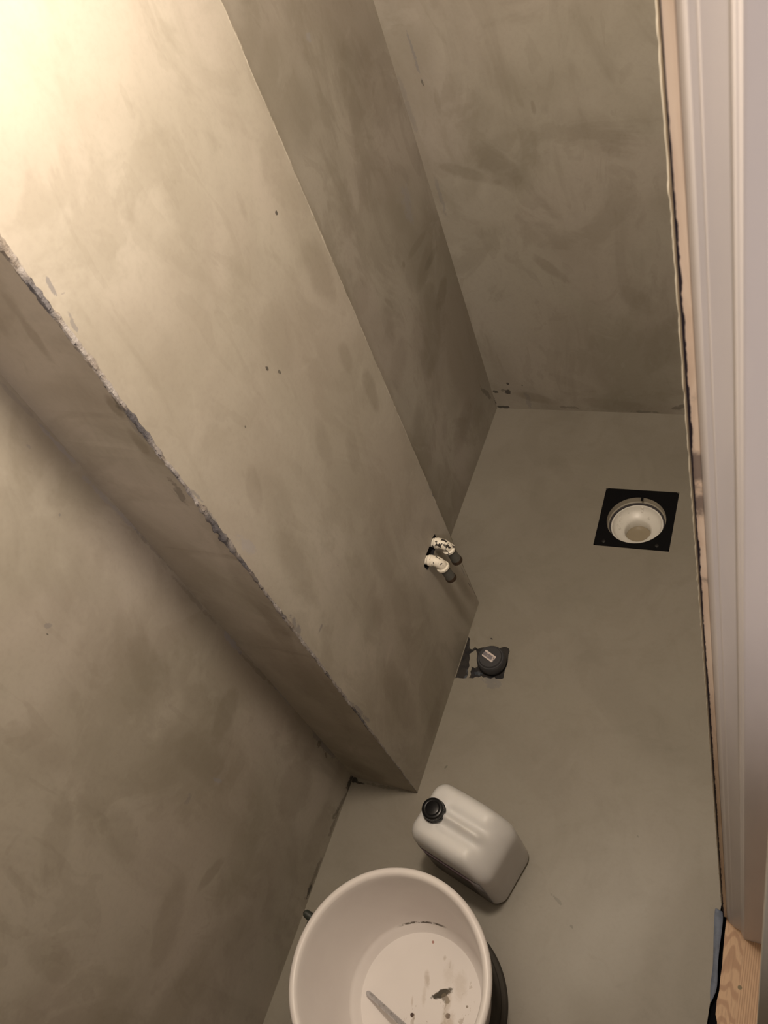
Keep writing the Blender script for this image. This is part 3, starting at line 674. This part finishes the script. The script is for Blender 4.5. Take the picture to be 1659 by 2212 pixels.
for i in range(4): bm.faces.new((lo[i], lo[(i + 1) % 4], hi[(i + 1) % 4], hi[i]))
bmesh.ops.bevel(bm, geom=[e for e in bm.edges if abs(e.verts[0].co.z - e.verts[1].co.z) > 1e-5], offset=0.0012, segments=3, affect='EDGES')
o = link('sticker', bm, M_stick, cap, smooth=False); tag(o, 'worn white sticker with smudged print')

# ---------------------------------------------------------------- two water pipes out of the column
def paint_flecked(name, lo, hi):
    g = NT(name)
    n1 = g.noise(95, 4, 0.65, 0.4)
    g.bump(n1, 0.5, 0.001)
    return g.fin(g.mix(g.rng(n1, lo, hi), (0.84, 0.79, 0.68), (0.035, 0.028, 0.024)), 0.45, 0.4)
M_pw1 = paint_flecked('white_fitting_worn', 0.545, 0.58); M_pw2 = paint_flecked('white_fitting', 0.62, 0.66)
M_pipe = plain('grey_pipe', (0.105, 0.105, 0.095), 0.5, 0.4)
M_brass = plain('dark_brass_nut', (0.10, 0.07, 0.05), 0.35, 0.5, 0.7)
def water_pipe(y, z, mat, label, bend):
    root = empty('water_pipe', (XB, y, z)); tag(root, label, 'pipe', 'water pipes coming out of the column')
    path = [(-0.030, 0.000, 0.000), (-0.010, 0, 0), (0.004, 0, 0)]
    bm = bmesh.new(); tube(bm, path, [0.0085, 0.0085, 0.0088]); link('wall_nipple', bm, mat, root)
    bm = bmesh.new(); lathe_pts = [(0.002, 0, 0), (0.0035, 0, 0), (0.0095, 0, 0), (0.0105, 0, 0)]
    tube(bm, lathe_pts, [0.0090, 0.0106, 0.0106, 0.0096], 24); link('collar', bm, mat, root)
    R = 0.0135; pts = [(0.0095, 0, 0), (0.0120, 0, 0)]
    for k in range(1, 13):
        a = math.pi / 2 * k / 12 * bend; pts.append((0.0120 + R * math.sin(a), 0, -R * (1 - math.cos(a))))
    e = Vector(pts[-1]); d = (e - Vector(pts[-2])).normalized()
    pts.append(tuple(e + d * 0.004))
    bm = bmesh.new(); tube(bm, pts, [0.0098] * len(pts), 24); link('elbow', bm, mat, root)
    e = e + d * 0.004
    bm = bmesh.new(); tube(bm, [e - d * 0.003, e - d * 0.001, e + d * 0.003, e + d * 0.0045], [0.0100, 0.0122, 0.0122, 0.0108], 28); link('flange', bm, mat, root)
    p1 = e + d * 0.037
    bm = bmesh.new(); tube(bm, [e, e + d * 0.018, p1 - d * 0.002], [0.0092, 0.0092, 0.0094], 24); link('pipe', bm, M_pipe, root)
    bm = bmesh.new(); tube(bm, [p1 - d * 0.005, p1 - d * 0.0035, p1 + d * 0.002, p1 + d * 0.003, p1 + d * 0.003], [0.0096, 0.0105, 0.0105, 0.0095, 0.0070], 24); link('nut', bm, M_brass, root)
    return root
water_pipe(0.8100, 0.3030, M_pw1, 'white angled water pipe on the column nearer the floor drain, paint chipped black', 0.92)
water_pipe(0.7710, 0.3025, M_pw2, 'white angled water pipe on the column nearer the waste pipe, mostly clean', 0.92)

# ---------------------------------------------------------------- jerrycan
JX, JY, JA = -0.4700, 0.3580, math.atan2(-0.276, 0.961)
can = empty('jerrycan', (JX, JY, 0), JA)
tag(can, 'small translucent white plastic jerrycan with a black screw cap, standing on the cement floor', 'jerrycan')
g = NT('milky_plastic')
g.b.inputs['Subsurface Weight'].default_value = 0.35; g.b.inputs['Subsurface Radius'].default_value = (0.02, 0.018, 0.015); g.b.inputs['Subsurface Scale'].default_value = 0.5
M_milk = g.fin(g.mix(g.rng(g.noise(12, 3), 0.4, 0.7), (0.70, 0.70, 0.70), (0.66, 0.655, 0.65)), 0.42, 0.4)
def rrect(hx, hy, rc, n=10):
    pts = []
    for cxs, cys, a0 in ((1, 1, 0), (-1, 1, 90), (-1, -1, 180), (1, -1, 270)):
        for k in range(n):
            a = math.radians(a0 + 90 * k / (n - 1)); pts.append((cxs * (hx - rc) + rc * math.cos(a), cys * (hy - rc) + rc * math.sin(a)))
    # densify straight runs
    out = []
    for i, p in enumerate(pts):
        q = pts[(i + 1) % len(pts)]; d = math.hypot(q[0] - p[0], q[1] - p[1]); m_ = max(1, int(d / 0.006))
        for k in range(m_): out.append((p[0] + (q[0] - p[0]) * k / m_, p[1] + (q[1] - p[1]) * k / m_))
    return out
HXJ, HYJ = 0.0760, 0.0545
base = rrect(HXJ, HYJ, 0.022)
def ss(a, b, x):
    t = max(0, min(1, (x - a) / (b - a))); return t * t * (3 - 2 * t)
def topz(x, y):
    # roof of the can: shoulder falls at the +x end, grip ridge between two finger hollows
    z = 0.180 - 0.030 * ss(0.035, 0.076, x) - 0.006 * ss(-0.03, -0.075, x) 
    along = ss(-0.034, -0.020, x) * (1 - ss(0.038, 0.056, x))
    hollow = along * (math.exp(-((abs(y) - 0.0135) / 0.0075) ** 2)) * 0.0065
    ridge = along * math.exp(-(y / 0.0065) ** 2) * 0.0075
    return z - hollow + ridge - 0.0 * y
bm = bmesh.new(); rings = []
def ringof(inset, zf):
    pts = [(x * (1 - inset / HXJ), y * (1 - inset / HYJ)) for x, y in base]
    return [bm.verts.new((x, y, zf(x, y))) for x, y in pts]
rings.append(ringof(0.006, lambda x, y: 0.0008)); rings.append(ringof(0.0015, lambda x, y: 0.003)); rings.append(ringof(0.0, lambda x, y: 0.010))
for t in (0.25, 0.5, 0.75, 1.0):
    rings.append(ringof(0.0, lambda x, y, t=t: 0.010 + (topz(x * 0.6 + (0.03 if x > 0 else -0.03), 0.05) - 0.034 - 0.010) * t))
for k in range(1, 9):
    a = math.pi / 2 * k / 8; ins = 0.020 * (1 - math.cos(a)); s = math.sin(a)
    rings.append(ringof(ins, lambda x, y, s=s: (topz(x * 0.6 + (0.03 if x > 0 else -0.03), 0.05) - 0.034) * (1 - s) + topz(x, y) * s))
last = 0.020
for k in range(1, 16):
    ins = last + (HYJ - last) * k / 16
    # slide inset so both axes vanish together
    f = k / 16
    ring = []
    for x, y in base:
        px = x * (1 - last / HXJ) * (1 - f); py = y * (1 - last / HYJ) * (1 - f)
        ring.append(bm.verts.new((px, py, topz(px, py))))
    rings.append(ring)
for A, B in zip(rings, rings[1:]):
    for i in range(len(A)):
        j = (i + 1) % len(A); bm.faces.new((A[i], A[j], B[j], B[i]))
cv = bm.verts.new((0, 0, topz(0, 0)))
for i in range(len(rings[-1])): bm.faces.new((rings[-1][i], rings[-1][(i + 1) % len(rings[-1])], cv))
bm.faces.new(rings[0][::-1])
body = link('can_body', bm, M_milk, can, angle=1.2)
KX, KY, KZ = -0.0425, -0.002, 0.172
bm = bmesh.new(); lathe(bm, [(0.0215, -0.012), (0.0195, 0.002), (0.0168, 0.006), (0.0168, 0.014)], (KX, KY, KZ), 40)
link('neck', bm, M_milk, can)
M_cap = plain('black_cap_plastic', (0.005, 0.005, 0.006), 0.28, 0.25, var=0.1)
bm = bmesh.new(); lathe(bm, [(0.0175, 0.0078), (0.0193, 0.0084), (0.0196, 0.0118), (0.0190, 0.0122)], (KX, KY, KZ), 48)
capg = empty('screw_cap', (0, 0, 0)); capg.parent = can
link('tamper_ring', bm, M_cap, capg)
bm = bmesh.new()
n = 72; prof = [(0.0, 0.0262), (0.0100, 0.0262), (0.0112, 0.0258), (0.0120, 0.0262), (0.0150, 0.0262), (0.0168, 0.0255), (0.0180, 0.0240), (0.0186, 0.0215), (0.0188, 0.0130)]
rg = lathe(bm, prof, (KX, KY, KZ), n)
for ring in rg[6:]:
    for i, v in enumerate(ring):
        if i % 2: v.co.x = KX + (v.co.x - KX) * 0.965; v.co.y = KY + (v.co.y - KY) * 0.965
link('cap_top', bm, M_cap, capg)
# dark printed label wrapped on the long side that faces the bucket
g = NT('dark_label')
u_ = g.vec('DOT_PRODUCT', g.P, (1, 0, 0)); zz = g.vec('DOT_PRODUCT', g.P, (0, 0, 1))
c = g.mix(g.rng(g.noise(18, 3), 0.45, 0.62), (0.075, 0.055, 0.050), (0.035, 0.028, 0.026))
c = g.mix(g.rng(zz, 0.096, 0.100), c, (0.22, 0.17, 0.20))
c = g.mix(g.math('MULTIPLY', g.rng(g.math('ABSOLUTE', g.math('SUBTRACT', u_, 0.043)), 0.0035, 0.004, 1.0, 0.0), 0.6), c, (0.32, 0.28, 0.28))
bars = g.math('SINE', g.math('MULTIPLY', zz, 900.0))
c = g.mix(g.math('MULTIPLY', g.rng(u_, 0.0475, 0.048), 1.0), c, g.mix(g.rng(bars, -0.1, 0.1), (0.42, 0.39, 0.38), (0.05, 0.05, 0.06)))
M_label = g.fin(c, 0.4, 0.4)
bm = bmesh.new(); A = []; B = []
lp = [p for p in rrect(HXJ + 0.0004, HYJ + 0.0004, 0.022) if p[1] < -0.036 and p[0] < 0.062]
lp.sort(key=lambda p: p[0])
for x, y in lp: A.append(bm.verts.new((x, y, 0.012))); B.append(bm.verts.new((x, y, 0.120)))
for i in range(len(A) - 1): bm.faces.new((A[i], A[i + 1], B[i + 1], B[i]))
o = link('label', bm, M_label, can); tag(o, 'dark printed label')
md = o.modifiers.new('thickness', 'SOLIDIFY'); md.thickness = 0.0003; md.offset = 1

# ---------------------------------------------------------------- bucket, lid, rod
BX, BY, BZ = -0.5000, 0.1135, 0.0125
bucket = empty('bucket', (BX, BY, BZ))
tag(bucket, 'round white plastic bucket with a rolled rim, dirt specks on its bottom', 'bucket')
g = NT('white_bucket_plastic')
c = g.mix(g.rng(g.noise(9, 3), 0.4, 0.7), (0.80, 0.76, 0.74), (0.76, 0.715, 0.70))
rad = g.vec('LENGTH', g.vec('MULTIPLY', g.P, (1, 1, 0)), (0, 0, 0))
arc = g.math('MULTIPLY', g.rng(g.math('ABSOLUTE', g.math('SUBTRACT', rad, 0.1142)), 0.0006, 0.0016, 1.0, 0.0),
             g.rng(g.vec('DISTANCE', g.P, (-0.030, 0.113, 0.020)), 0.030, 0.048, 1.0, 0.0))
c = g.mix(g.math('MULTIPLY', arc, g.rng(g.noise(60, 4, 0.7), 0.36, 0.52)), c, (0.12, 0.10, 0.08))
c = g.mix(g.rng(g.noise(30, 5, 0.75, v=g.map(sc=(1, 1, 0.35))), 0.70, 0.74, 0.0, 0.45), c, (0.35, 0.30, 0.26))
M_buck = g.fin(c, 0.38, 0.45)
g = NT('dirty_bucket_bottom')
c = g.mix(g.rng(g.noise(9, 3), 0.4, 0.7), (0.80, 0.76, 0.74), (0.77, 0.73, 0.71))
w = g.noise(85, 4, 0.75, 0.6); w2 = g.noise(40, 4, 0.7, 0.5)
BST = [((0.033, 0.020), (0.016, 0.012), (-0.003, 0.005), 1.0, (0.05, 0.04, 0.025)), ((0.040, 0.014), (0.006, -0.006), (0.004, 0.004), 0.8, (0.14, 0.11, 0.07)),
       ((0.052, -0.022), (-0.004, -0.022), (0.010, 0.0), 0.55, (0.38, 0.28, 0.18)), ((0.060, -0.034), (0.002, -0.012), (0.0045, 0.0), 0.85, (0.15, 0.11, 0.07)),
       ((0.050, -0.045), (0.004, -0.004), (0.003, 0.003), 0.7, (0.2, 0.14, 0.10)), ((0.051, -0.008), (0.003, -0.003), (0.003, 0.003), 0.9, (0.15, 0.10, 0.07)),
       ((-0.006, -0.024), (0.0032, 0), (0, 0.0032), 1.0, (0.06, 0.03, 0.02)), ((0.002, 0.032), (0.006, -0.014), (0.004, 0.003), 0.45, (0.35, 0.27, 0.19)),
       ((0.004, 0.010), (0.004, -0.018), (0.004, 0.0), 0.30, (0.40, 0.31, 0.22)), ((0.058, 0.040), (0.010, -0.022), (0.012, 0.004), 0.28, (0.45, 0.37, 0.28)),
       ((0.034, 0.050), (0.004, -0.020), (0.010, 0.0), 0.22, (0.45, 0.37, 0.28)), ((0.077, 0.014), (0.002, 0), (0, 0.002), 0.8, (0.2, 0.15, 0.1)),
       ((0.021, 0.071), (0.003, 0), (0, 0.004), 0.4, (0.35, 0.28, 0.2)), ((-0.006, 0.088), (0.0022, 0), (0, 0.0022), 0.8, (0.35, 0.12, 0.08)),
       ((0.045, 0.004), (0.002, -0.030), (0.006, 0), 0.35, (0.40, 0.32, 0.22)), ((-0.012, -0.006), (0.002, -0.008), (0.002, 0), 0.35, (0.4, 0.3, 0.2))]
for (x, y), a, b, stg, cc in BST:
    A = Vector((a[0], a[1], 0)); B_ = Vector((b[0], b[1], 0)); B_ = B_ - A * (A.dot(B_) / A.length_squared)
    d = g.vec('SUBTRACT', g.P, (x, y, 0.008))
    u = g.vec('DOT_PRODUCT', d, tuple(A / A.length_squared)); v = g.vec('DOT_PRODUCT', d, tuple(B_ / B_.length_squared))
    r_ = g.math('MULTIPLY_ADD', w, 2.6, g.math('MULTIPLY_ADD', u, u, g.math('MULTIPLY', v, v)))
    c = g.mix(g.rng(r_, 1.9 if stg > 0.6 else 1.0, 2.5 if stg > 0.6 else 2.7, stg, 0.0), c, cc)
for sc_, lo_, hi_, am in ((55, 0.635, 0.67, 0.45), (110, 0.66, 0.70, 0.5)):
    nn = g.noise(sc_, 4, 0.7, 0.3, g.map(loc=(sc_, 2, 0), rot=(0, 0, 0.25), sc=(1.0, 0.5, 1)))
    msk = g.rng(g.vec('DISTANCE', g.P, (0.036, 0.0, 0.008)), 0.045, 0.080, 1.0, 0.0)
    c = g.mix(g.math('MULTIPLY', msk, g.rng(nn, lo_, hi_, 0.0, am)), c, (0.28, 0.21, 0.14))
M_bbot = g.fin(c, 0.42, 0.4)
bm = bmesh.new()
lathe(bm, [(0.1145, 0.0), (0.1165, 0.004), (0.1200, 0.030), (0.1390, 0.150), (0.1430, 0.172), (0.1475, 0.1735), (0.1535, 0.1755), (0.1562, 0.1795), (0.1560, 0.1840), (0.1535, 0.1872), (0.1490, 0.1884), (0.1448, 0.1866), (0.1424, 0.1820), (0.1408, 0.1700), (0.1350, 0.1400), (0.1228, 0.0600), (0.1165, 0.0260), (0.1145, 0.0215), (0.1120, 0.0195), (0.1060, 0.0135), (0.1030, 0.0095), (0.1010, 0.0080)], n=128)
link('bucket_shell', bm, M_buck, bucket, angle=1.3)
bm = bmesh.new()
lathe(bm, [(0.1012, 0.0081), (0.05, 0.0079), (0.0, 0.0079)], n=96)
lathe(bm, [(0.1145, 0.0), (0, 0.0)], n=96)
link('bucket_bottom', bm, M_bbot, bucket)
M_wire = plain('dull_steel', (0.30, 0.30, 0.30), 0.35, 0.5, 0.9, var=0.2, scale=80)
M_ear = plain('dark_handle_ear', (0.03, 0.035, 0.03), 0.45)
hang = empty('handle', (0, 0, 0)); hang.parent = bucket
ea = math.radians(164)
for k in (0, 1):
    a = ea + math.pi * k; ca, sa = math.cos(a), math.sin(a)
    bm = bmesh.new(); tube(bm, [(ca * 0.1445, sa * 0.1445, 0.155), (ca * 0.172, sa * 0.172, 0.162), (ca * 0.1785, sa * 0.1785, 0.163), (ca * 0.181, sa * 0.181, 0.163)], [0.0058, 0.0068, 0.0058, 0.003], 20); link('handle_ear', bm, M_ear, hang)
bm = bmesh.new(); pts = []
A0 = Vector((math.cos(ea), math.sin(ea), 0)) * 0.1700; sd = Vector((math.sin(ea), -math.cos(ea), 0)); sd = sd if sd.y < 0 else -sd
for i in range(33):
    t = math.pi * i / 32
    pts.append(A0 * math.cos(t) + (sd * 0.1560 + Vector((0, 0, -0.055))) * math.sin(t) + Vector((0, 0, 0.158)))
tube(bm, pts, 0.002, 10); link('wire_bail', bm, M_wire, hang)

lid = empty('lid', (BX, BY, 0))
bm = bmesh.new(); lathe(bm, [(0, 0.0122), (0.1210, 0.0122), (0.1240, 0.0095), (0.1300, 0.0095), (0.1320, 0.0115), (0.1375, 0.0110), (0.1400, 0.0080), (0.1402, 0.0010), (0.1385, 0.0004), (0, 0.0004)], n=128)
link('lid_disc', bm, plain('dark_lid_plastic', (0.070, 0.064, 0.056), 0.9, 0.1), lid, angle=0.7)
tag(lid, 'dark grey round plastic lid lying under the white bucket', 'lid')

bm = bmesh.new()
d = Vector((-0.5014, 0.0701, 0.0700)) - Vector((-0.5880, 0.0972, 0.0310))
p0 = Vector((-0.5880, 0.0972, 0.0265)); dd = d.normalized(); L_ = 0.214
tube(bm, [p0 - dd * 0.001, p0 + dd * 0.0005, p0 + dd * 0.003, p0 + dd * 0.08, p0 + dd * 0.15, p0 + dd * L_, p0 + dd * (L_ + 0.001)], [0.0012, 0.0030, 0.0041, 0.0041, 0.0041, 0.0041, 0.003], 20)
g = NT('scuffed_steel_rod')
M_rod = g.fin(g.mix(g.rng(g.noise(140, 4, 0.7), 0.45, 0.62), (0.60, 0.60, 0.62), (0.42, 0.42, 0.42)), 0.38, 0.5, 0.75)
tag(link('metal_rod', bm, M_rod), 'thin scuffed steel rod leaning inside the white bucket', 'rod')
